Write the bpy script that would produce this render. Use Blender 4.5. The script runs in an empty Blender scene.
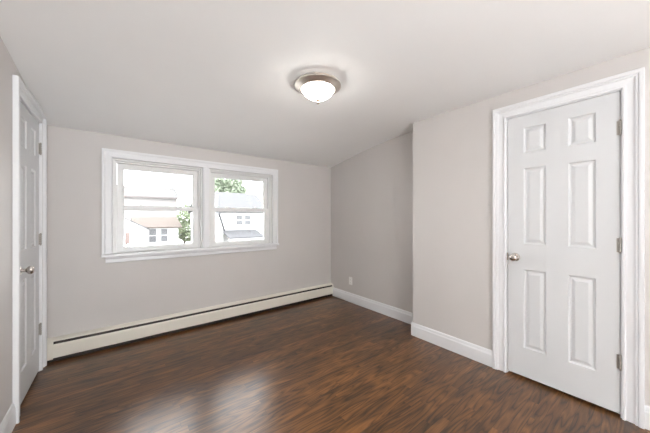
import bpy, bmesh, math, random
from mathutils import Vector, Matrix

random.seed(7)
scene = bpy.context.scene
COL = scene.collection

# ------------------------------------------------------------------ camera
cam_data = bpy.data.cameras.new('camera')
cam_data.sensor_width = 36.0
cam_data.lens = 36.0 * 264.5 / 650.0
cam_data.shift_y = 1.0 / 650.0
cam_data.clip_start = 0.02
cam_data.clip_end = 500
cam = bpy.data.objects.new('camera', cam_data)
COL.objects.link(cam)
cam.location = (0.0, 0.0, 1.25)
cam.rotation_euler = (math.radians(90.0), 0.0, math.radians(-38.05))
scene.camera = cam

# ------------------------------------------------------------------ sky and exposure
SKY = 10.0
world = bpy.data.worlds.new('world')
scene.world = world
world.use_nodes = True
wn = world.node_tree.nodes
wl = world.node_tree.links
bg = wn['Background']
bg.inputs['Color'].default_value = (0.96, 0.98, 1.0, 1)
bg.inputs['Strength'].default_value = SKY

scene.view_settings.view_transform = 'Standard'
scene.view_settings.look = 'None'
scene.view_settings.gamma = 1.0
scene.view_settings.use_curve_mapping = False
scene.view_settings.exposure = 0.2
LAMP = 36.0


def portal(name, loc, rot, sx, sy):
    """guides the daylight sampling through a window opening (adds no light)"""
    d = bpy.data.lights.new(name, 'AREA')
    d.shape = 'RECTANGLE'
    d.size = sx
    d.size_y = sy
    d.cycles.is_portal = True
    o = bpy.data.objects.new(name, d)
    COL.objects.link(o)
    o.location = loc
    o.rotation_euler = rot
    return o


portal('window_daylight', (0.81, 3.52, 1.35), (math.radians(-90), 0, 0), 1.75, 1.0)

# added fill light just inside the added window (right wall, behind the camera)
dl = bpy.data.lights.new('side_fill', 'AREA')
dl.shape = 'RECTANGLE'
dl.size, dl.size_y = 1.5, 1.2
dl.energy = 32.0
dl.color = (0.95, 0.975, 1.0)
dlo = bpy.data.objects.new('side_fill', dl)
COL.objects.link(dlo)
dlo.location = (2.40, -2.3, 1.36)
dlo.rotation_euler = (Matrix.Rotation(math.radians(90), 3, 'Z') @ Matrix.Rotation(math.radians(90), 3, 'X')).to_euler()

# added fill in the rear of the room, no fixture, bounced off the ceiling
ul = bpy.data.lights.new('bounce_fill', 'AREA')
ul.shape = 'DISK'
ul.size = 0.9
ul.energy = 190.0
ul.color = (0.93, 0.97, 1.0)
ulo = bpy.data.objects.new('bounce_fill', ul)
COL.objects.link(ulo)
ulo.location = (0.20, -2.60, 0.40)
ulo.rotation_euler = Vector((-0.42, 0.12, 1.0)).to_track_quat('-Z', 'Y').to_euler()

# ------------------------------------------------------------------ dimensions (metres)
XL, XR, XA = -0.50, 2.47, 2.71       # left wall, right wall, right wall in the alcove
YB, YS, YR = 3.305, 1.64, -3.4       # back wall, step of the right wall, rear wall
ZC, ZB = 2.255, 2.055                # flat ceiling, ceiling at the back wall


def ceil_z(y):
    """flat ceiling that bends softly into a slope towards the back wall"""
    k, w, m = 2.16, 0.55, (ZC - ZB) / (YB - 2.16)
    if y <= k - w:
        return ZC
    if y >= k + w:
        return ZC - m * (y - k)
    t = y - (k - w)
    return ZC - m * t * t / (4 * w)


# ------------------------------------------------------------------ materials
def mat(name, color, rough=0.5, metal=0.0, bump=0.0, bump_scale=200.0, vary=0.0, vary_scale=3.0, spec=0.5, coat=0.0):
    m = bpy.data.materials.new(name)
    m.use_nodes = True
    nt = m.node_tree
    b = nt.nodes['Principled BSDF']
    b.inputs['Base Color'].default_value = (*color, 1)
    b.inputs['Roughness'].default_value = rough
    b.inputs['Metallic'].default_value = metal
    b.inputs['Specular IOR Level'].default_value = spec
    b.inputs['Coat Weight'].default_value = coat
    tc = nt.nodes.new('ShaderNodeTexCoord')
    if vary > 0:
        n = nt.nodes.new('ShaderNodeTexNoise')
        n.inputs['Scale'].default_value = vary_scale
        n.inputs['Detail'].default_value = 4
        nt.links.new(tc.outputs['Object'], n.inputs['Vector'])
        r = nt.nodes.new('ShaderNodeValToRGB')
        r.color_ramp.elements[0].position = 0.3
        r.color_ramp.elements[1].position = 0.7
        r.color_ramp.elements[0].color = (*[c * (1 - vary) for c in color], 1)
        r.color_ramp.elements[1].color = (*[min(1, c * (1 + vary)) for c in color], 1)
        nt.links.new(n.outputs['Fac'], r.inputs['Fac'])
        nt.links.new(r.outputs['Color'], b.inputs['Base Color'])
    if bump > 0:
        n = nt.nodes.new('ShaderNodeTexNoise')
        n.inputs['Scale'].default_value = bump_scale
        n.inputs['Detail'].default_value = 3
        nt.links.new(tc.outputs['Object'], n.inputs['Vector'])
        bp = nt.nodes.new('ShaderNodeBump')
        bp.inputs['Strength'].default_value = bump
        bp.inputs['Distance'].default_value = 0.002
        nt.links.new(n.outputs['Fac'], bp.inputs['Height'])
        nt.links.new(bp.outputs['Normal'], b.inputs['Normal'])
    return m


def siding_mat(name, color, pitch=0.16, rough=0.7):
    m = mat(name, color, rough)
    nt = m.node_tree
    b = nt.nodes['Principled BSDF']
    tc = nt.nodes.new('ShaderNodeTexCoord')
    sp = nt.nodes.new('ShaderNodeSeparateXYZ')
    nt.links.new(tc.outputs['Object'], sp.inputs[0])
    d = nt.nodes.new('ShaderNodeMath'); d.operation = 'DIVIDE'; d.inputs[1].default_value = pitch
    nt.links.new(sp.outputs['Z'], d.inputs[0])
    fr = nt.nodes.new('ShaderNodeMath'); fr.operation = 'FRACT'
    nt.links.new(d.outputs[0], fr.inputs[0])
    bp = nt.nodes.new('ShaderNodeBump')
    bp.inputs['Strength'].default_value = 0.5
    bp.inputs['Distance'].default_value = 0.02
    bp.invert = True
    nt.links.new(fr.outputs[0], bp.inputs['Height'])
    nt.links.new(bp.outputs['Normal'], b.inputs['Normal'])
    return m


def floor_mat():
    m = bpy.data.materials.new('stained_oak_strips')
    m.use_nodes = True
    nt = m.node_tree
    N, L = nt.nodes, nt.links
    b = N['Principled BSDF']
    tc = N.new('ShaderNodeTexCoord')
    sp = N.new('ShaderNodeSeparateXYZ')
    L.new(tc.outputs['Object'], sp.inputs[0])

    def M(op, a, c=None, d=None):
        n = N.new('ShaderNodeMath'); n.operation = op
        for i, v in enumerate((a, c, d)):
            if v is None:
                continue
            if isinstance(v, (int, float)):
                n.inputs[i].default_value = v
            else:
                L.new(v, n.inputs[i])
        return n.outputs[0]

    def XYZ(x, y, z):
        n = N.new('ShaderNodeCombineXYZ')
        for i, v in enumerate((x, y, z)):
            if isinstance(v, (int, float)):
                n.inputs[i].default_value = v
            else:
                L.new(v, n.inputs[i])
        return n.outputs[0]

    def noise(v, scale, detail=3.0, rough=0.55, dist=0.0):
        n = N.new('ShaderNodeTexNoise')
        n.inputs['Scale'].default_value = scale
        n.inputs['Detail'].default_value = detail
        n.inputs['Roughness'].default_value = rough
        n.inputs['Distortion'].default_value = dist
        L.new(v, n.inputs['Vector'])
        return n.outputs['Fac']

    X, Y = sp.outputs['X'], sp.outputs['Y']
    W = 0.057
    yr = M('DIVIDE', Y, W)
    row = M('FLOOR', yr)
    yf = M('FRACT', yr)
    wn1 = N.new('ShaderNodeTexWhiteNoise'); wn1.noise_dimensions = '1D'
    L.new(row, wn1.inputs['W'])
    off = M('MULTIPLY', wn1.outputs['Value'], 7.3)
    xr = M('DIVIDE', M('ADD', X, off), 0.85)
    pl = M('FLOOR', xr)
    xf = M('FRACT', xr)
    wn2 = N.new('ShaderNodeTexWhiteNoise'); wn2.noise_dimensions = '2D'
    L.new(XYZ(row, pl, 0.0), wn2.inputs['Vector'])
    rnd = wn2.outputs['Value']
    wsp = N.new('ShaderNodeSeparateColor')
    L.new(wn2.outputs['Color'], wsp.inputs[0])
    ro, rg = wsp.outputs[0], wsp.outputs[1]
    gx = M('ADD', X, M('MULTIPLY', ro, 41.0))
    gz = M('MULTIPLY', rg, 23.0)
    # cathedral rings: contour lines of a long stretched noise
    n1 = noise(XYZ(M('MULTIPLY', gx, 1.5), M('MULTIPLY', Y, 12.5), gz), 1.0, 1.5, 0.5, 0.08)
    rings = M('FRACT', M('MULTIPLY', n1, 9.0))
    rings = M('ABSOLUTE', M('SUBTRACT', M('MULTIPLY', rings, 2.0), 1.0))
    # fine pores
    n2 = noise(XYZ(M('MULTIPLY', gx, 8.0), M('MULTIPLY', Y, 150.0), gz), 1.0, 3.0, 0.65)
    # slow tone change along the boards
    n3 = noise(XYZ(M('MULTIPLY', gx, 2.2), M('MULTIPLY', Y, 14.0), gz), 1.0, 2.0, 0.5)
    # large blotches of the stain
    n4 = noise(tc.outputs['Object'], 3.6, 2.0, 0.5)
    g = M('ADD', M('MULTIPLY', M('POWER', rings, 0.4), 0.42), M('MULTIPLY', n2, 0.44))
    g = M('ADD', g, M('MULTIPLY', n3, 0.34))
    g = M('ADD', g, M('MULTIPLY', M('SUBTRACT', rnd, 0.5), 0.18))
    g = M('ADD', g, M('MULTIPLY', M('SUBTRACT', n4, 0.5), 0.30))
    ramp = N.new('ShaderNodeValToRGB')
    cr = ramp.color_ramp
    cr.elements[0].position = 0.38
    cr.elements[0].color = (0.011, 0.0046, 0.0019, 1)
    cr.elements[1].position = 0.98
    cr.elements[1].color = (0.25, 0.110, 0.033, 1)
    e = cr.elements.new(0.54); e.color = (0.055, 0.0228, 0.0072, 1)
    e = cr.elements.new(0.74); e.color = (0.122, 0.0510, 0.0150, 1)
    L.new(g, ramp.inputs['Fac'])
    # joints
    je = M('MINIMUM', yf, M('SUBTRACT', 1.0, yf))
    jl = M('LESS_THAN', je, 0.018)
    jx = M('LESS_THAN', M('MINIMUM', xf, M('SUBTRACT', 1.0, xf)), 0.0012)
    jn = M('MAXIMUM', jl, jx)
    mx = N.new('ShaderNodeMix'); mx.data_type = 'RGBA'
    L.new(M('MULTIPLY', jn, 0.6), mx.inputs['Factor'])
    L.new(ramp.outputs['Color'], mx.inputs['A'])
    mx.inputs['B'].default_value = (0.008, 0.004, 0.003, 1)
    L.new(mx.outputs['Result'], b.inputs['Base Color'])
    b.inputs['Roughness'].default_value = 0.30
    b.inputs['IOR'].default_value = 1.5
    b.inputs['Specular IOR Level'].default_value = 0.0
    b.inputs['Coat Weight'].default_value = 1.0
    b.inputs['Coat IOR'].default_value = 1.62
    b.inputs['Coat Roughness'].default_value = 0.28
    h = M('SUBTRACT', M('MULTIPLY', n2, 0.25), M('MULTIPLY', jn, 0.6))
    h = M('ADD', h, M('MULTIPLY', rings, 0.2))
    bp = N.new('ShaderNodeBump')
    bp.inputs['Strength'].default_value = 0.12
    bp.inputs['Distance'].default_value = 0.0012
    L.new(h, bp.inputs['Height'])
    L.new(bp.outputs['Normal'], b.inputs['Normal'])
    L.new(bp.outputs['Normal'], b.inputs['Coat Normal'])
    return m


def glass_mat():
    m = bpy.data.materials.new('window_glass')
    m.use_nodes = True
    nt = m.node_tree
    nt.nodes.remove(nt.nodes['Principled BSDF'])
    out = nt.nodes['Material Output']
    t = nt.nodes.new('ShaderNodeBsdfTransparent')
    t.inputs['Color'].default_value = (0.98, 0.985, 0.98, 1)
    g = nt.nodes.new('ShaderNodeBsdfGlossy')
    g.inputs['Roughness'].default_value = 0.02
    fr = nt.nodes.new('ShaderNodeFresnel')
    fr.inputs['IOR'].default_value = 1.45
    mx = nt.nodes.new('ShaderNodeMixShader')
    nt.links.new(fr.outputs[0], mx.inputs[0])
    nt.links.new(t.outputs[0], mx.inputs[1])
    nt.links.new(g.outputs[0], mx.inputs[2])
    nt.links.new(mx.outputs[0], out.inputs['Surface'])
    return m


def lamp_mat():
    m = mat('lit_frosted_glass', (0.9, 0.88, 0.84), 0.3)
    b = m.node_tree.nodes['Principled BSDF']
    b.inputs['Emission Color'].default_value = (1.0, 0.965, 0.92, 1)
    b.inputs['Emission Strength'].default_value = LAMP
    return m


MW = mat('greige_wall_paint', (0.610, 0.582, 0.564), 0.62, bump=0.12, bump_scale=160, vary=0.012)
MC = mat('white_ceiling_paint', (0.90, 0.895, 0.885), 0.75, bump=0.10, bump_scale=140, vary=0.008)
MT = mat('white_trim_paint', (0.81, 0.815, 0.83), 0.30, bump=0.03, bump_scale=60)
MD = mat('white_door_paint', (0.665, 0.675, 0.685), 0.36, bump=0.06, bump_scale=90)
MV = mat('white_window_vinyl', (0.83, 0.83, 0.82), 0.32, bump=0.02)
MF = floor_mat()
MG = glass_mat()
MN = mat('satin_nickel', (0.58, 0.54, 0.50), 0.25, 1.0, bump=0.03, bump_scale=400)
MHG = mat('dull_nickel_hinge', (0.42, 0.39, 0.355), 0.42, 1.0, bump=0.03, bump_scale=300)
MNB = mat('brushed_nickel_lamp', (0.80, 0.74, 0.68), 0.38, 1.0, bump=0.03, bump_scale=300)
MH = mat('cream_enamel', (0.78, 0.745, 0.655), 0.40, bump=0.03, bump_scale=80, vary=0.02)
MHD = mat('heater_core_and_shade', (0.03, 0.024, 0.02), 0.6, 0.3, vary=0.3, vary_scale=40)  # dark fins; on the slot blade and floor strip it stands for shade
MO = mat('white_outlet_plastic', (0.86, 0.85, 0.83), 0.35, bump=0.01)
MSL = mat('dark_slot', (0.03, 0.03, 0.03), 0.6, vary=0.2)
ML = lamp_mat()
MJ = mat('shadow_gap_rubber', (0.25, 0.24, 0.23), 0.7, bump=0.05)


# ------------------------------------------------------------------ helpers
def mk(name, bm, m, parent=None, smooth=False, bevel=0.0, seg=2, mats=None):
    me = bpy.data.meshes.new(name)
    bmesh.ops.recalc_face_normals(bm, faces=bm.faces[:])
    bm.to_mesh(me)
    bm.free()
    if mats:
        for q in mats:
            me.materials.append(q)
    else:
        me.materials.append(m)
    o = bpy.data.objects.new(name, me)
    COL.objects.link(o)
    if parent is not None:
        o.parent = parent
    if smooth:
        for p in me.polygons:
            p.use_smooth = True
        me.set_sharp_from_angle(angle=math.radians(38))
    if bevel > 0:
        b = o.modifiers.new('bevel', 'BEVEL')
        b.width = bevel
        b.segments = seg
        b.limit_method = 'ANGLE'
        b.angle_limit = math.radians(50)
    return o


def empty(name, loc=(0, 0, 0)):
    o = bpy.data.objects.new(name, None)
    o.empty_display_size = 0.1
    o.location = loc
    COL.objects.link(o)
    return o


def tag(o, label=None, cat=None, kind=None, group=None):
    if label: o['label'] = label
    if cat: o['category'] = cat
    if kind: o['kind'] = kind
    if group: o['group'] = group
    return o


def box(bm, x0, x1, y0, y1, z0, z1, T=None):
    pts = [(x0, y0, z0), (x1, y0, z0), (x1, y1, z0), (x0, y1, z0), (x0, y0, z1), (x1, y0, z1), (x1, y1, z1), (x0, y1, z1)]
    if T: pts = [T(*p) for p in pts]
    v = [bm.verts.new(p) for p in pts]
    for f in ((0, 3, 2, 1), (4, 5, 6, 7), (0, 1, 5, 4), (1, 2, 6, 5), (2, 3, 7, 6), (3, 0, 4, 7)):
        bm.faces.new([v[i] for i in f])


def prism(bm, pts2, fn0, fn1):
    """polygon extruded between two placements of the same 2-D outline"""
    a = [bm.verts.new(fn0(*p)) for p in pts2]
    b = [bm.verts.new(fn1(*p)) for p in pts2]
    n = len(a)
    bm.faces.new(a[::-1])
    bm.faces.new(b)
    for i in range(n):
        bm.faces.new((a[i], a[(i + 1) % n], b[(i + 1) % n], b[i]))


def lathe(bm, prof, T, n=40, cap0=True, cap1=True):
    """profile (radius, height) turned round an axis; T maps local (x, y, z)"""
    rings = []
    for r, h in prof:
        if r < 1e-5:
            rings.append([bm.verts.new(T(0, 0, h))])
        else:
            rings.append([bm.verts.new(T(r * math.cos(2 * math.pi * i / n), r * math.sin(2 * math.pi * i / n), h)) for i in range(n)])
    for a, b in zip(rings, rings[1:]):
        for i in range(n):
            j = (i + 1) % n
            if len(a) == 1 and len(b) == 1:
                continue
            if len(a) == 1:
                bm.faces.new((a[0], b[i], b[j]))
            elif len(b) == 1:
                bm.faces.new((a[i], a[j], b[0]))
            else:
                bm.faces.new((a[i], a[j], b[j], b[i]))
    if cap0 and len(rings[0]) > 1: bm.faces.new(rings[0])
    if cap1 and len(rings[-1]) > 1: bm.faces.new(rings[-1])


def sweep(bm, prof, path, place, closed=False):
    """prof: (outward offset o, protrusion n); path: (a, z, da, dz) with da/dz the outward mitre direction"""
    rows = []
    for a, z, da, dz in path:
        rows.append([bm.verts.new(place(a + da * o, n, z + dz * o)) for o, n in prof])
    k = len(prof)
    R = list(zip(rows, rows[1:]))
    if closed: R.append((rows[-1], rows[0]))
    for p, q in R:
        for i in range(k):
            j = (i + 1) % k
            bm.faces.new((p[i], p[j], q[j], q[i]))
    if not closed:
        bm.faces.new(rows[0])
        bm.faces.new(rows[-1])


CASING = [(0, 0), (0, .011), (.004, .0145), (.013, .0145), (.016, .007), (.020, .006), (.044, .0085), (.052, .010), (.054, .0175), (.060, .0195), (.064, .0165), (.068, .0235), (.074, .026), (.088, .026), (.090, .024), (.090, 0)]
BASEBOARD = [(0, 0), (.014, 0), (.014, .098), (.012, .104), (.009, .112), (.0085, .121), (.006, .130), (.003, .135), (0, .136)]

# ------------------------------------------------------------------ room shell
bm = bmesh.new()
box(bm, XL - 0.25, XA + 0.4, YR - 0.3, YB + 0.2, -0.12, 0.0)
tag(mk('floor', bm, MF), 'dark stained oak strip floor with glossy finish', 'floor', 'structure')

bm = bmesh.new()
ys = [YR - 0.2] + [1.5 + 0.05 * i for i in range(36)] + [YB + 0.12]
ys = sorted(set(round(y, 4) for y in ys))
lo = [(y, ceil_z(y)) for y in ys]
outline = lo + [(YB + 0.12, ZC + 0.15), (YR - 0.2, ZC + 0.15)]
prism(bm, outline, lambda y, z: (XL - 0.05, y, z), lambda y, z: (XA + 0.3, y, z))
o = mk('ceiling', bm, MC, smooth=True)
tag(o, 'white ceiling that bends down towards the window wall', 'ceiling', 'structure')

# back wall with the window opening
OX0, OX1, OZ0, OZ1 = -0.042, 1.666, 0.885, 1.831
WT = 0.16
bm = bmesh.new()
x0, x1 = XL - 0.15, XA + 0.3
for a in ((x0, OX0, 0, 2.4), (OX1, x1, 0, 2.4), (OX0, OX1, 0, OZ0), (OX0, OX1, OZ1, 2.4)):
    box(bm, a[0], a[1], YB, YB + WT, a[2], a[3])
tag(mk('wall_back', bm, MW), 'greige wall with the wide double window', 'wall', 'structure')


def wall_with_recess(bm, place, a0, a1, h0, h1, hz, ztop=2.4, depth=0.10):
    for a in ((a0, h0, 0, ztop), (h1, a1, 0, ztop), (h0, h1, hz, ztop)):
        box(bm, a[0], a[1], -depth, 0, a[2], a[3], place)
    box(bm, a0, a1, -depth - 0.06, -depth, 0, ztop, place)


def PR(a, n, z): return (XR - n, a, z)
def PL(a, n, z): return (XL + n, a, z)


DR = dict(a0=0.166, a1=0.771, z0=0.021, z1=2.040)      # right door leaf
DL = dict(a0=2.510, a1=3.118, z0=0.018, z1=2.010)      # left door leaf
JAMB = 0.016
bm = bmesh.new()
wall_with_recess(bm, PR, -0.6, YS, DR['a0'] - JAMB, DR['a1'] + JAMB, DR['z1'] + JAMB)
RX0, RX1, RZ0, RZ1 = -3.1, -1.5, 0.72, 2.0
for a in ((YR, RX0, 0, 2.4), (RX1, -0.6, 0, 2.4), (RX0, RX1, 0, RZ0), (RX0, RX1, RZ1, 2.4)):
    box(bm, a[0], a[1], -0.16, 0, a[2], a[3], PR)
box(bm, XR + 0.16, XA, YS - 0.1, YS, 0, 2.4)
box(bm, XA, XA + 0.12, YS - 0.1, YB + 0.05, 0, 2.4)
tag(mk('wall_right', bm, MW), 'greige wall that steps back beyond its white door', 'wall', 'structure')
bm = bmesh.new()
wall_with_recess(bm, PL, YR, YB + 0.05, DL['a0'] - JAMB, DL['a1'] + JAMB, DL['z1'] + JAMB)
tag(mk('wall_left', bm, MW), 'greige wall holding the door beside the heater end', 'wall', 'structure')

# rear wall (behind the camera)
bm = bmesh.new()
box(bm, XL - 0.15, XA + 0.3, YR - 0.14, YR, 0, 2.4)
tag(mk('wall_rear', bm, MW), 'greige rear wall behind the viewpoint', 'wall', 'structure')


# ------------------------------------------------------------------ baseboards
def baseboard(name, p0, p1, nrm, label):
    """runs from p0 to p1 on the floor, nrm points into the room"""
    bm = bmesh.new()
    prism(bm, BASEBOARD, lambda n, z: (p0[0] + nrm[0] * n, p0[1] + nrm[1] * n, z), lambda n, z: (p1[0] + nrm[0] * n, p1[1] + nrm[1] * n, z))
    return tag(mk(name, bm, MT), label, 'baseboard', 'structure')


cw = JAMB * 0.6 + 0.09
baseboard('baseboard_right', (XR, DR['a1'] + cw), (XR, YS + 0.0135), (-1, 0), 'white baseboard between the right door casing and the wall step')
baseboard('baseboard_right_near', (XR, YR), (XR, DR['a0'] - cw), (-1, 0), 'white baseboard on the near side of the right door')
baseboard('baseboard_alcove', (XA, YS + 0.002), (XA, YB - 0.066), (-1, 0), 'white baseboard under the outlet in the stepped back wall')
baseboard('baseboard_left', (XL, YR), (XL, DL['a0'] - cw), (1, 0), 'white baseboard at the near side of the left door')
baseboard('baseboard_rear', (XL, YR), (XR, YR), (0, 1), 'white baseboard along the rear wall')


# ------------------------------------------------------------------ doors
PANEL_Z = ((0.240, 0.850), (1.045, 1.632), (1.745, 1.945))


def build_door(name, P, D, hinge_far, knob_z, label, flip_lever):
    root = empty(name, P(0.5 * (D['a0'] + D['a1']), 0, 0))
    tag(root, label, 'door', 'structure')
    off = Vector(root.location)
    Q = lambda a, n, z: tuple(Vector(P(a, n, z)) - off)
    a0, a1, z0, z1 = D['a0'], D['a1'], D['z0'], D['z1']
    w = a1 - a0
    nf = -0.004                       # face of the leaf, a hair behind the wall plane
    th = 0.035
    st, mu = 0.104, 0.120
    pw = (w - 2 * st - mu) / 2
    cols = ((a0 + st, a0 + st + pw), (a1 - st - pw, a1 - st))
    dz = 0 if z1 > 2.03 else -0.02
    rows = tuple((p + dz, q + dz) for p, q in PANEL_Z)
    # leaf: front face is a grid with six openings, plain back and edges
    bm = bmesh.new()
    A = [a0, cols[0][0], cols[0][1], cols[1][0], cols[1][1], a1]
    Z = [z0] + [v for r in rows for v in r] + [z1]
    V = {}
    for i, a in enumerate(A):
        for j, z in enumerate(Z):
            V[i, j] = bm.verts.new(Q(a, nf, z))
    for i in range(5):
        for j in range(6 + 1):
            if i in (1, 3) and j in (1, 3, 5):
                continue
            bm.faces.new((V[i, j], V[i + 1, j], V[i + 1, j + 1], V[i, j + 1]))
    b4 = [bm.verts.new(Q(a, nf - th, z)) for a, z in ((a0, z0), (a1, z0), (a1, z1), (a0, z1))]
    bm.faces.new(b4)
    bm.faces.new([V[i, 0] for i in range(6)] + [b4[1], b4[0]])
    bm.faces.new([V[i, 7] for i in range(6)][::-1] + [b4[3], b4[2]])
    bm.faces.new([V[0, j] for j in range(8)][::-1] + [b4[0], b4[3]])
    bm.faces.new([V[5, j] for j in range(8)] + [b4[2], b4[1]])
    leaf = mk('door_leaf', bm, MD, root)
    # moulded panels
    RING = ((0, 0), (.003, -.0010), (.008, -.0080), (.014, -.0100), (.019, -.0100), (.036, -.0034), (.039, -.0030))
    for c in cols:
        for r in rows:
            bm = bmesh.new()
            prev = None
            for ins, dep in RING:
                q = [bm.verts.new(Q(a, nf + dep, z)) for a, z in ((c[0] + ins, r[0] + ins), (c[1] - ins, r[0] + ins), (c[1] - ins, r[1] - ins), (c[0] + ins, r[1] - ins))]
                if prev:
                    for i in range(4):
                        bm.faces.new((prev[i], prev[(i + 1) % 4], q[(i + 1) % 4], q[i]))
                prev = q
            bm.faces.new(prev)
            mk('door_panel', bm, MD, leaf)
    # hinges
    ah = a1 if hinge_far else a0
    sg = 1 if hinge_far else -1
    for hz in (z0 + 0.325, z0 + 1.055, z0 + 1.79):
        bm = bmesh.new()
        TT = lambda x, y, z: Q(ah + sg * 0.002 + x, 0.005 + y, hz + z)
        k = 5
        for i in range(k):
            za, zb = -0.043 + 0.0175 * i, -0.043 + 0.0175 * (i + 1) - 0.0008
            lathe(bm, [(0.0052, za), (0.0060, za + .001), (0.0060, zb - .001), (0.0052, zb)], TT, 14)
        lathe(bm, [(0.0035, 0.044), (0.0055, 0.046), (0.004, 0.050), (0, 0.051)], TT, 12)
        lathe(bm, [(0, -0.051), (0.004, -0.050), (0.0055, -0.046), (0.0035, -0.044)], TT, 12)
        box(bm, -0.006 - (0.010 if sg > 0 else 0), 0.006 + (0.010 if sg < 0 else 0), -0.009, -0.0065, -0.044, 0.044, TT)
        mk('hinge', bm, MHG, leaf, smooth=True)
    # knob with rose
    ak = (a0 + 0.055) if hinge_far else (a1 - 0.052)
    KT = lambda x, y, h: Q(ak + x, nf + h, knob_z + y)
    bm = bmesh.new()
    lathe(bm, [(0.031, -0.0005), (0.032, 0.003), (0.030, 0.007), (0.022, 0.010), (0.013, 0.012)], KT, 36)
    lathe(bm, [(0.012, 0.011), (0.0105, 0.020), (0.0115, 0.030), (0.018, 0.036), (0.0255, 0.043), (0.0275, 0.051), (0.0265, 0.059), (0.021, 0.065), (0.011, 0.068), (0, 0.0685)], KT, 36)
    mk('door_knob', bm, MN, leaf, smooth=True)
    # latch plate in the gap
    al = a0 if hinge_far else a1
    bm = bmesh.new()
    box(bm, al - 0.004, al + 0.005, -0.008, 0.002, knob_z - 0.03, knob_z + 0.03, Q)
    mk('strike_plate', bm, MN, root, bevel=0.001)
    # jamb lining and stop
    bm = bmesh.new()
    g = 0.003
    ja0, ja1, jz = a0 - g, a1 + g, z1 + g
    e = JAMB - g - 0.0005
    box(bm, ja0 - e, ja0, -0.098, 0.001, 0.0005, jz + e, Q)
    box(bm, ja1, ja1 + e, -0.098, 0.001, 0.0005, jz + e, Q)
    box(bm, ja0, ja1, -0.098, 0.001, jz, jz + e, Q)
    box(bm, ja0, ja0 + 0.012, -0.075, nf - th - 0.002, 0.0005, jz, Q)
    box(bm, ja1 - 0.012, ja1, -0.075, nf - th - 0.002, 0.0005, jz, Q)
    box(bm, ja0 + 0.012, ja1 - 0.012, -0.075, nf - th - 0.002, jz - 0.012, jz, Q)
    mk('door_jamb', bm, MT, root)
    # moulded casing, mitred; the head is scribed to the sloping ceiling where it meets it
    rv = JAMB * 0.6
    c0, c1, cz = a0 - rv, a1 + rv, z1 + rv
    path = [(c0, 0.0005, -1, 0), (c0, cz, -1, 1)]
    nseg = 14
    path += [(c0 + (c1 - c0) * i / nseg, cz, 0, 1) for i in range(1, nseg)]
    path += [(c1, cz, 1, 1), (c1, 0.0005, 1, 0)]
    bm = bmesh.new()

    def S(a, n, z):
        y = P(a, n, z)[1]
        return Q(a, n + 0.0005, min(z, ceil_z(y) - 0.001))
    sweep(bm, CASING, path, S)
    mk('door_casing', bm, MT, root)
    return root


build_door('door_1', PR, DR, False, 0.938, 'white six panel door in the right wall, seen nearly face on', False)
build_door('door_2', PL, DL, True, 0.905, 'white six panel door in the left wall, seen edge on beside the heater', True)


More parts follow.
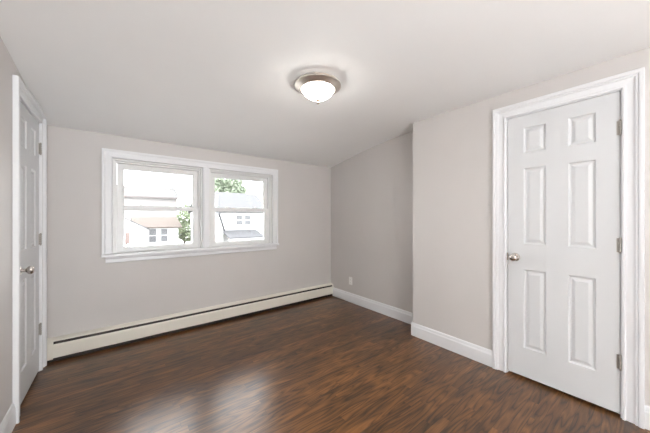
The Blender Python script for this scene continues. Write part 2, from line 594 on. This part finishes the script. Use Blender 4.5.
# ------------------------------------------------------------------ window (double, double-hung)
def build_window():
    root = empty('window_1', (0.81, YB, OZ0))
    tag(root, 'wide white double window with four sashes looking onto houses', 'window', 'structure')
    off = Vector(root.location)
    B = lambda x, d, z: tuple(Vector((x, YB + d, z)) - off)      # d = depth behind the wall face, negative into the room
    # casing on three sides
    bm = bmesh.new()
    WC = [(0, 0), (0, .012), (.005, .015), (.014, .012), (.045, .014), (.055, .017), (.062, .022), (.080, .022), (.080, 0)]
    path = [(OX0, 0.8955, -1, 0), (OX0, OZ1, -1, 1), (OX1, OZ1, 1, 1), (OX1, 0.8955, 1, 0)]
    sweep(bm, WC, path, lambda a, n, z: B(a, -n - 0.0003, z))
    mk('casing', bm, MT, root)
    MX0, MX1 = 0.778, 0.846
    bm = bmesh.new()
    box(bm, MX0, MX1, -0.014, 0.13, 0.8955, OZ1 - 0.0005, B)
    box(bm, MX0 + 0.012, MX1 - 0.012, -0.019, -0.014, 0.8955, OZ1 - 0.0005, B)
    mk('mullion', bm, MT, root, bevel=0.003)
    bm = bmesh.new()
    box(bm, OX0 - 0.082, OX1 + 0.082, -0.050, -0.0003, 0.869, 0.895, B)
    box(bm, OX0 + 0.0005, OX1 - 0.0005, -0.0003, 0.13, 0.8855, 0.895, B)
    mk('stool', bm, MT, root, bevel=0.006, seg=3)
    bm = bmesh.new()
    pr = [(0, .810), (.010, .810), (.014, .816), (.014, .846), (.017, .852), (.020, .862), (.020, .8688), (0, .8688)]
    prism(bm, pr, lambda n, z: B(OX0 - 0.052, -n - 0.0003, z), lambda n, z: B(OX1 + 0.060, -n - 0.0003, z))
    mk('apron', bm, MT, root)
    # frames, sashes
    for (u0, u1) in ((OX0, MX0), (MX1, OX1)):
        f0, f1 = u0 + 0.034, u1 - 0.034
        zb, zt = 0.905, 1.797
        bm = bmesh.new()
        # vinyl frame with stepped stops
        for (s0, s1) in ((u0 + .0005, f0), (f1, u1 - .0005)):
            box(bm, s0, s1, 0.052, 0.135, 0.8955, OZ1 - 0.001, B)
        for (s0, s1) in ((u0 + .0005, u0 + 0.018), (u1 - 0.018, u1 - .0005)):
            box(bm, s0, s1, 0.012, 0.052, 0.8955, OZ1 - 0.001, B)
        box(bm, f0, f1, 0.052, 0.135, zt, OZ1 - 0.001, B)
        box(bm, u0 + 0.018, u1 - 0.018, 0.012, 0.052, OZ1 - 0.018, OZ1 - 0.001, B)
        box(bm, f0, f1, 0.045, 0.135, 0.8955, zb, B)
        mk('window_frame', bm, MV, root, bevel=0.0025)
        # rails: meeting rail around 1.348
        for which in ('lower', 'upper'):
            d0, d1 = (0.056, 0.086) if which == 'lower' else (0.090, 0.120)
            z0, z1 = (zb + 0.001, 1.366) if which == 'lower' else (1.330, zt - 0.001)
            s = 0.050
            br = 0.038 if which == 'lower' else 0.036
            tr = 0.036 if which == 'lower' else 0.050
            bm = bmesh.new()
            g0, g1, h0, h1 = f0 + s, f1 - s, z0 + br, z1 - tr
            box(bm, f0 + .001, g0, d0, d1, z0, z1, B)
            box(bm, g1, f1 - .001, d0, d1, z0, z1, B)
            box(bm, g0, g1, d0, d1, z0, h0, B)
            box(bm, g0, g1, d0, d1, h1, z1, B)
            if which == 'lower':      # lift rail
                box(bm, g0 + 0.05, g1 - 0.05, d0 - 0.008, d0, z0 + 0.020, z0 + 0.028, B)
            # glazing bead
            dm = 0.5 * (d0 + d1)
            for q in ((g0, g0 + .007, h0, h1), (g1 - .007, g1, h0, h1)):
                box(bm, q[0], q[1], dm - 0.010, dm + 0.010, q[2], q[3], B)
            for q in ((h0, h0 + .007), (h1 - .007, h1)):
                box(bm, g0 + .007, g1 - .007, dm - 0.010, dm + 0.010, q[0], q[1], B)
            sash = mk('sash', bm, MV, root, bevel=0.002)
            bm = bmesh.new()
            box(bm, g0 + .003, g1 - .003, dm - 0.002, dm + 0.002, h0 + .003, h1 - .003, B)
            mk('glass_pane', bm, MG, sash)
            if which == 'lower':
                for t in (0.26, 0.74):
                    xc = f0 + (f1 - f0) * t
                    bm = bmesh.new()
                    box(bm, xc - 0.026, xc + 0.026, d0 + 0.002, d1 - 0.002, z1, z1 + 0.007, B)
                    lathe(bm, [(0.011, 0.0), (0.011, 0.010), (0.008, 0.013), (0, 0.0135)], lambda x, y, h: B(xc + x, 0.070 + y, z1 + 0.005 + h), 18)
                    box(bm, xc - 0.004, xc + 0.024, 0.058, 0.066, z1 + 0.007, z1 + 0.015, B)
                    mk('sash_lock', bm, MV, sash, bevel=0.0015)
    return root


build_window()

# window added behind the camera to bring in more light
root = empty('fill_window', (XR, -2.3, RZ0))
tag(root, 'white framed window added for fill light in the right wall behind the viewpoint', 'window', 'structure')
off = Vector(root.location)
RB = lambda y, d, z: tuple(Vector((XR + d, y, z)) - off)
bm = bmesh.new()
sweep(bm, [(0, 0), (0, .014), (.01, .016), (.06, .016), (.066, .022), (.085, .022), (.085, 0)],
      [(RX0, RZ0, -1, -1), (RX0, RZ1, -1, 1), (RX1, RZ1, 1, 1), (RX1, RZ0, 1, -1)], lambda a, n, z: RB(a, -n - .0003, z), closed=True)
mk('casing', bm, MT, root)
bm = bmesh.new()
for q in ((RX0 + .001, RX0 + .05, RZ0 + .001, RZ1 - .001), (RX1 - .05, RX1 - .001, RZ0 + .001, RZ1 - .001), (RX0 + .05, RX1 - .05, RZ0 + .001, RZ0 + .05), (RX0 + .05, RX1 - .05, RZ1 - .05, RZ1 - .001)):
    box(bm, q[0], q[1], 0.05, 0.10, q[2], q[3], RB)
mk('window_frame', bm, MV, root)
bm = bmesh.new()
box(bm, RX0 + .05, RX1 - .05, 0.073, 0.077, RZ0 + .05, RZ1 - .05, RB)
mk('glass_pane', bm, MG, root)

# ------------------------------------------------------------------ baseboard heater
HX0, HX1 = XL + 0.003, XA - 0.0005
root = empty('baseboard_heater', (0.5 * (HX0 + HX1), YB, 0))
tag(root, 'long cream baseboard heater along the wall under the window', 'heater')
off = Vector(root.location)
H = lambda x, n, z: tuple(Vector((x, YB - n, z)) - off)


def hx(bm, pts, x0, x1):
    prism(bm, pts, lambda n, z: H(x0, n, z), lambda n, z: H(x1, n, z))


bm = bmesh.new()
hx(bm, [(.0005, .045), (.006, .045), (.006, .186), (.044, .178), (.047, .172), (.049, .173), (.047, .182), (.008, .197), (.0005, .197)], HX0 + .03, HX1 - .014)
mk('back_plate', bm, MH, root)
bm = bmesh.new()
hx(bm, [(.052, .036), (.060, .034), (.065, .041), (.065, .136), (.062, .146), (.056, .152), (.054, .149), (.059, .142), (.061, .134), (.061, .040)], HX0 + .03, HX1 - .014)
mk('front_cover', bm, MH, root)
bm = bmesh.new()
lathe(bm, [(.012, HX0 + .034), (.012, HX1 - .016)], lambda x, y, h: H(h, .030 + x, .085 + y), 14)
n = 190
for i in range(n):
    xx = HX0 + .06 + (HX1 - HX0 - .10) * i / (n - 1)
    box(bm, xx, xx + .0012, .010, .050, .045, .140, H)
mk('fin_element', bm, MHD, root)
bm = bmesh.new()
hx(bm, [(.010, .150), (.049, .146), (.050, .147), (.046, .170), (.044, .171), (.010, .176)], HX0 + .056, HX1 - .017)
mk('slot_shade_damper', bm, MHD, root)  # damper blade added in dark colour so the slot reads as shaded
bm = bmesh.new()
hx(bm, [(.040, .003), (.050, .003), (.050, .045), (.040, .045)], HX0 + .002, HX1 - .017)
mk('under_shade_strip', bm, MHD, root)  # dark strip added as the shade under the front cover
for xa, xb in ((HX0, HX0 + .055), (HX1 - .016, HX1)):
    bm = bmesh.new()
    hx(bm, [(.0005, .022), (.060, .024), (.0668, .032), (.0668, .150), (.060, .175), (.050, .185), (.010, .1985), (.0005, .1985)], xa, xb)
    mk('end_cap', bm, MH, root, bevel=0.002)

# ------------------------------------------------------------------ outlet
root = empty('electrical_outlet', (XA, 2.845, 0.3125))
tag(root, 'small white electrical outlet low on the wall beside the heater end', 'outlet')
O = lambda y, n, z: (-n, y, z)
bm = bmesh.new()
prism(bm, [(-.035, -.057), (.035, -.057), (.035, .057), (-.035, .057)], lambda y, z: O(y, .0004, z), lambda y, z: O(y * .94, .006, z * .96))
mk('cover_plate', bm, MO, root, bevel=0.0015)
for dz in (-.0195, .0195):
    bm = bmesh.new()
    pts = [(.017 * math.cos(t), max(-.0135, min(.0135, .0175 * math.sin(t)))) for t in [2 * math.pi * i / 28 for i in range(28)]]
    prism(bm, pts, lambda y, z: O(y, .0061, z + dz), lambda y, z: O(y, .0082, z + dz))
    soc = mk('socket', bm, MO, root)
    bm = bmesh.new()
    for yy, hh in ((-.0062, .0045), (.0062, .0038)):
        box(bm, yy - .001, yy + .001, .00825, .0086, dz + .002 - hh, dz + .002 + hh, O)
    lathe(bm, [(.0024, .00825), (.0024, .0086)], lambda x, y, h: O(x, h, dz - .008 + y), 12)
    mk('socket_slots', bm, MSL, soc)
bm = bmesh.new()
lathe(bm, [(.003, .0061), (.0028, .0072), (0, .0076)], lambda x, y, h: O(x, h, y), 14)
mk('screw', bm, MO, root)

# ------------------------------------------------------------------ ceiling lamp
LXc, LYc = 1.170, 1.580
root = empty('ceiling_light', (LXc, LYc, ZC))
tag(root, 'round flush ceiling light with lit frosted glass bowl and nickel rim', 'ceiling light')
LT = lambda x, y, h: (x, y, h)
bm = bmesh.new()
lathe(bm, [(.125, -.0005), (.140, -.002), (.146, -.006), (.152, -.010), (.160, -.014), (.168, -.022), (.172, -.030), (.171, -.035), (.166, -.039), (.160, -.041), (.154, -.046), (.146, -.049), (.140, -.055), (.131, -.059), (.124, -.060), (.118, -.056), (.114, -.048)], LT, 64)
mk('lamp_base', bm, MNB, root, smooth=True)
bm = bmesh.new()
prof = [(.1135, -.049), (.1165, -.058)]
for i in range(1, 15):
    t = i / 14 * math.pi / 2
    prof.append((.1165 * math.cos(t) ** 1.05 if i < 14 else 0.0, -.058 - .072 * math.sin(t) ** 1.3))
lathe(bm, prof, LT, 64)
mk('glass_bowl', bm, ML, root, smooth=True)
bm = bmesh.new()
lathe(bm, [(.016, -.126), (.0175, -.133), (.013, -.138), (.008, -.143), (.0105, -.150), (.0095, -.157), (.004, -.162), (0, -.163)], LT, 24)
mk('finial', bm, mat('aged_brass', (0.34, 0.26, 0.19), 0.4, 1.0, bump=0.02), root, smooth=True)

# ------------------------------------------------------------------ outside
GZ = -3.0
M_GR = mat('pale_concrete', (0.22, 0.215, 0.205), 0.9, vary=0.12, vary_scale=0.6)
M_SW = siding_mat('white_siding', (0.45, 0.45, 0.45))
M_SP = siding_mat('pale_pink_siding', (0.18, 0.172, 0.169))
M_RP = mat('peach_shingles', (0.060, 0.045, 0.037), 0.9, bump=0.4, bump_scale=12, vary=0.12, vary_scale=5)
M_RG = mat('pale_grey_shingles', (0.061, 0.061, 0.064), 0.9, bump=0.4, bump_scale=12, vary=0.08, vary_scale=5)
M_RL = mat('light_grey_porch_shingles', (0.052, 0.052, 0.057), 0.9, bump=0.4, bump_scale=12, vary=0.08, vary_scale=5)
M_RW = mat('bleached_shingles', (0.056, 0.054, 0.053), 0.9, bump=0.4, bump_scale=12, vary=0.06, vary_scale=5)
M_TR = mat('house_trim_grey', (0.10, 0.10, 0.103), 0.6, bump=0.03)
M_TW = mat('house_trim_white', (0.45, 0.45, 0.45), 0.6, bump=0.03)
M_PN = mat('house_window_pane', (0.062, 0.064, 0.07), 0.5, bump=0.01)
M_BD = mat('weathered_red_door', (0.09, 0.058, 0.052), 0.6, vary=0.1)
M_BK = mat('porch_brick', (0.11, 0.085, 0.075), 0.85, vary=0.2, vary_scale=8)
M_BARK = mat('bark', (0.09, 0.07, 0.055), 0.9, bump=0.5, bump_scale=20, vary=0.25, vary_scale=10)
M_L1 = mat('fresh_leaves', (0.16, 0.20, 0.115), 0.6, vary=0.25, vary_scale=2)
M_L2 = mat('soft_green_leaves', (0.16, 0.195, 0.135), 0.6, vary=0.28, vary_scale=1.2)

bm = bmesh.new()
box(bm, -80, 100, 3.9, 140, GZ - 0.3, GZ)
tag(mk('ground', bm, M_GR), 'pale paved yard between the neighbouring houses', 'ground', 'structure')


def slab(bm, p, q, r, s, t):
    """a roof plane through four corners with thickness t downwards"""
    a = [bm.verts.new(v) for v in (p, q, r, s)]
    b = [bm.verts.new((v[0], v[1], v[2] - t)) for v in (p, q, r, s)]
    bm.faces.new(a)
    bm.faces.new(b[::-1])
    for i in range(4):
        bm.faces.new((a[i], b[i], b[(i + 1) % 4], a[(i + 1) % 4]))


def house_window(parent, T, x0, x1, y, z0, z1):
    bm = bmesh.new()
    f = 0.07
    for q in ((x0 - f, x0, z0 - f, z1 + f), (x1, x1 + f, z0 - f, z1 + f), (x0, x1, z1, z1 + f), (x0, x1, z0 - f, z0)):
        box(bm, q[0], q[1], y - 0.05, y + 0.02, q[2], q[3], T)
    zm = 0.5 * (z0 + z1)
    box(bm, x0, x1, y - 0.035, y + 0.02, zm - 0.03, zm + 0.03, T)
    w = mk('house_window', bm, M_TW, parent)
    bm = bmesh.new()
    box(bm, x0 + .001, x1 - .001, y - 0.015, y - 0.005, z0 + .001, zm - 0.031, T)
    box(bm, x0 + .001, x1 - .001, y - 0.015, y - 0.005, zm + 0.031, z1 - .001, T)
    mk('house_pane', bm, M_PN, w)


def new_house(name, loc, label):
    r = empty(name, loc)
    tag(r, label, 'house')
    o = Vector(loc)
    return r, (lambda x, y, z: tuple(Vector((x, y, z)) - o))


# cottage seen low in the left pane
root, T = new_house('house', (2.0, 28, GZ), 'low white cottage with peach roof and a gable wing, behind the lower left pane')
bm = bmesh.new()
box(bm, 1.9, 4.45, 28.0, 33.5, GZ, 0.30, T)
mk('house_body', bm, M_SW, root)
bm = bmesh.new()
prism(bm, [(-3.3, GZ), (1.95, GZ), (1.95, 0.36), (-0.65, 1.82), (-3.3, 0.36)], lambda x, z: T(x, 26.9, z), lambda x, z: T(x, 31.0, z))
mk('gable_wing', bm, M_SW, root)
bm = bmesh.new()
slab(bm, T(1.0, 27.75, 0.40), T(4.75, 27.75, 0.40), T(4.75, 30.9, 1.30), T(1.0, 30.9, 1.30), 0.10)
slab(bm, T(1.0, 34.0, 0.40), T(4.75, 34.0, 0.40), T(4.75, 30.9, 1.30), T(1.0, 30.9, 1.30), 0.10)
mk('roof', bm, M_RP, root)
bm = bmesh.new()
slab(bm, T(2.1, 26.7, 0.30), T(2.1, 31.1, 0.30), T(-0.65, 31.1, 1.86), T(-0.65, 26.7, 1.86), 0.10)
slab(bm, T(-3.45, 26.7, 0.30), T(-3.45, 31.1, 0.30), T(-0.65, 31.1, 1.86), T(-0.65, 26.7, 1.86), 0.10)
mk('wing_roof', bm, M_RL, root)
house_window(root, T, 2.16, 2.70, 28, -0.95, 0.22)
house_window(root, T, 3.06, 3.58, 28, -0.93, 0.20)
bm = bmesh.new()
box(bm, 0.46, 0.76, 26.84, 26.9, -2.2, 0.03, T)
mk('red_shutter', bm, M_BD, root)

# large pale house behind
root, T = new_house('house', (0, 45, GZ), 'large pale house standing behind the white cottage')
bm = bmesh.new()
box(bm, -9, 7.0, 45.0, 53.0, GZ, 4.25, T)
mk('house_body', bm, M_SP, root)
bm = bmesh.new()
slab(bm, T(-9.4, 44.6, 4.20), T(7.3, 44.6, 4.20), T(7.3, 49.0, 6.02), T(-9.4, 49.0, 6.02), 0.16)
slab(bm, T(-9.4, 53.4, 4.20), T(7.3, 53.4, 4.20), T(7.3, 49.0, 6.02), T(-9.4, 49.0, 6.02), 0.16)
mk('roof', bm, M_RW, root)
bm = bmesh.new()
box(bm, -9.4, 7.3, 44.52, 44.6, 4.0, 4.2, T)
mk('eave_board', bm, mat('rosy_eave_board', (0.088, 0.074, 0.074), 0.7, bump=0.05), root)
bm = bmesh.new()
lathe(bm, [(.12, 5.6), (.12, 6.55), (.18, 6.6), (.18, 6.75), (0, 6.8)], lambda x, y, h: T(6.95 + x, 48.6 + y, h), 14)
mk('vent_pipe', bm, M_TR, root)

# dutch-gabled house in the right panes
root, T = new_house('house', (8.5, 24, GZ), 'white house with grey roof and front porch, behind the right pane')
bm = bmesh.new()
box(bm, 5.9, 11.3, 24.0, 30.0, GZ, 1.75, T)
mk('house_body', bm, M_SW, root)
bm = bmesh.new()
slab(bm, T(5.7, 23.7, 1.80), T(11.7, 23.7, 1.80), T(11.7, 27.0, 3.76), T(5.7, 27.0, 3.76), 0.14)
slab(bm, T(5.7, 30.3, 1.80), T(11.7, 30.3, 1.80), T(11.7, 27.0, 3.76), T(5.7, 27.0, 3.76), 0.14)
mk('roof', bm, M_RG, root)
bm = bmesh.new()
prism(bm, [(5.45, GZ), (7.15, GZ), (7.15, 0.24), (6.74, 1.55), (6.3, 1.85), (5.86, 1.55), (5.45, 0.24)], lambda x, z: T(x, 23.4, z), lambda x, z: T(x, 25.0, z))
mk('gambrel_wing', bm, M_SW, root)
bm = bmesh.new()
for p, q in (((7.27, 0.20), (6.84, 1.58)), ((6.84, 1.58), (6.3, 1.97)), ((6.3, 1.97), (5.76, 1.58)), ((5.76, 1.58), (5.33, 0.20))):
    slab(bm, T(p[0], 23.25, p[1]), T(p[0], 25.0, p[1]), T(q[0], 25.0, q[1]), T(q[0], 23.25, q[1]), 0.12)
mk('wing_roof', bm, M_RL, root)
house_window(root, T, 8.48, 9.05, 24, 0.58, 1.42)
house_window(root, T, 9.29, 9.82, 24, 0.58, 1.42)
bm = bmesh.new()
slab(bm, T(7.2, 22.0, -0.42), T(10.35, 22.0, -0.42), T(10.35, 24.0, 0.12), T(7.2, 24.0, 0.12), 0.08)
mk('porch_roof', bm, M_RL, root)
bm = bmesh.new()
box(bm, 7.25, 10.3, 22.1, 22.25, -0.72, -0.52, T)
mk('porch_beam', bm, M_TW, root)
for px in (7.35, 8.8, 10.2):
    bm = bmesh.new()
    box(bm, px - .07, px + .07, 22.1, 22.24, GZ, -0.72, T)
    mk('porch_post', bm, M_TW, root)
bm = bmesh.new()
for a, b in ((7.42, 8.73), (8.87, 10.13)):
    box(bm, a, b, 22.12, 22.22, GZ, -0.98, T)
mk('porch_wall', bm, M_BK, root)


# trees
def tree(name, loc, blobs, n, size, leafm, label, trunk_r, cat='tree'):
    r = empty(name, loc)
    tag(r, label, cat, group=None)
    bm = bmesh.new()
    rng = random.Random(hash(round(loc[0] * 100)))
    tot = sum(b[3] * b[4] for b in blobs)
    for (cx, cy, cz, rr, rz) in blobs:
        k = int(n * rr * rz / tot)
        for _ in range(k):
            while True:
                v = Vector((rng.uniform(-1, 1), rng.uniform(-1, 1), rng.uniform(-1, 1)))
                if 0.25 < v.length < 1: break
            v = v.normalized() * (v.length ** 0.5)
            c = Vector((cx + v.x * rr, cy + v.y * rr, cz + v.z * rz))
            s = size * rng.uniform(0.6, 1.3)
            u = Vector((rng.uniform(-1, 1), rng.uniform(-1, 1), rng.uniform(-.6, .6))).normalized()
            w = u.cross(Vector((rng.uniform(-1, 1), rng.uniform(-1, 1), rng.uniform(-1, 1)))).normalized()
            nrm = u.cross(w)
            q = [bm.verts.new(c + d) for d in (-u * s, -w * s * .5 + nrm * s * .12, u * s, w * s * .5 + nrm * s * .12)]
            bm.faces.new(q)
    crown = mk('crown', bm, leafm, r)
    bm = bmesh.new()
    top = max(b[2] for b in blobs)
    lathe(bm, [(trunk_r * 1.4, 0), (trunk_r, 0.5), (trunk_r * .8, top * .6), (trunk_r * .3, top)], lambda x, y, h: (x + 0.05 * math.sin(h * 1.3), y, h), 12)
    for (cx, cy, cz, rr, rz) in blobs[1:]:
        a = Vector((0, 0, top * 0.55)); b = Vector((cx, cy, cz)); d = b - a
        z = d.normalized(); x = z.orthogonal().normalized(); y = z.cross(x)
        lathe(bm, [(trunk_r * .5, 0), (trunk_r * .2, d.length)], lambda p, q, h: tuple(a + x * p + y * q + z * h), 8)
    mk('trunk', bm, M_BARK, r)
    return r


tree('tree', (5.95, 33.5, GZ), [(0, 0, 4.2, .8, 1.0), (.2, .1, 3.0, .85, .9), (-.4, -.2, 2.5, .6, .7), (.3, -.1, 2.1, .7, .6), (.2, 0, 5.2, .45, .5)], 2800, 0.15, M_L1,
     'small fresh green tree at the right end of the white cottage', 0.11)
tree('tree', (12.0, 40.0, GZ), [(0, 0, 7.6, 2.8, 2.4), (2.1, 0, 8.0, 1.7, 1.4), (-1.3, .5, 8.4, 1.8, 1.8), (.6, -.5, 9.3, 2.2, 1.4)], 4200, 0.30, M_L2,
     'wide green tree crown rising above the grey roof in the right pane', 0.3)
tree('shrub', (11.35, 22.6, GZ), [(0, 0, 2.0, .75, 1.3), (.1, .1, 2.9, .5, .6)], 900, 0.12, M_L1,
     'tall pale green shrub at the right end of the porch', 0.07, 'shrub')
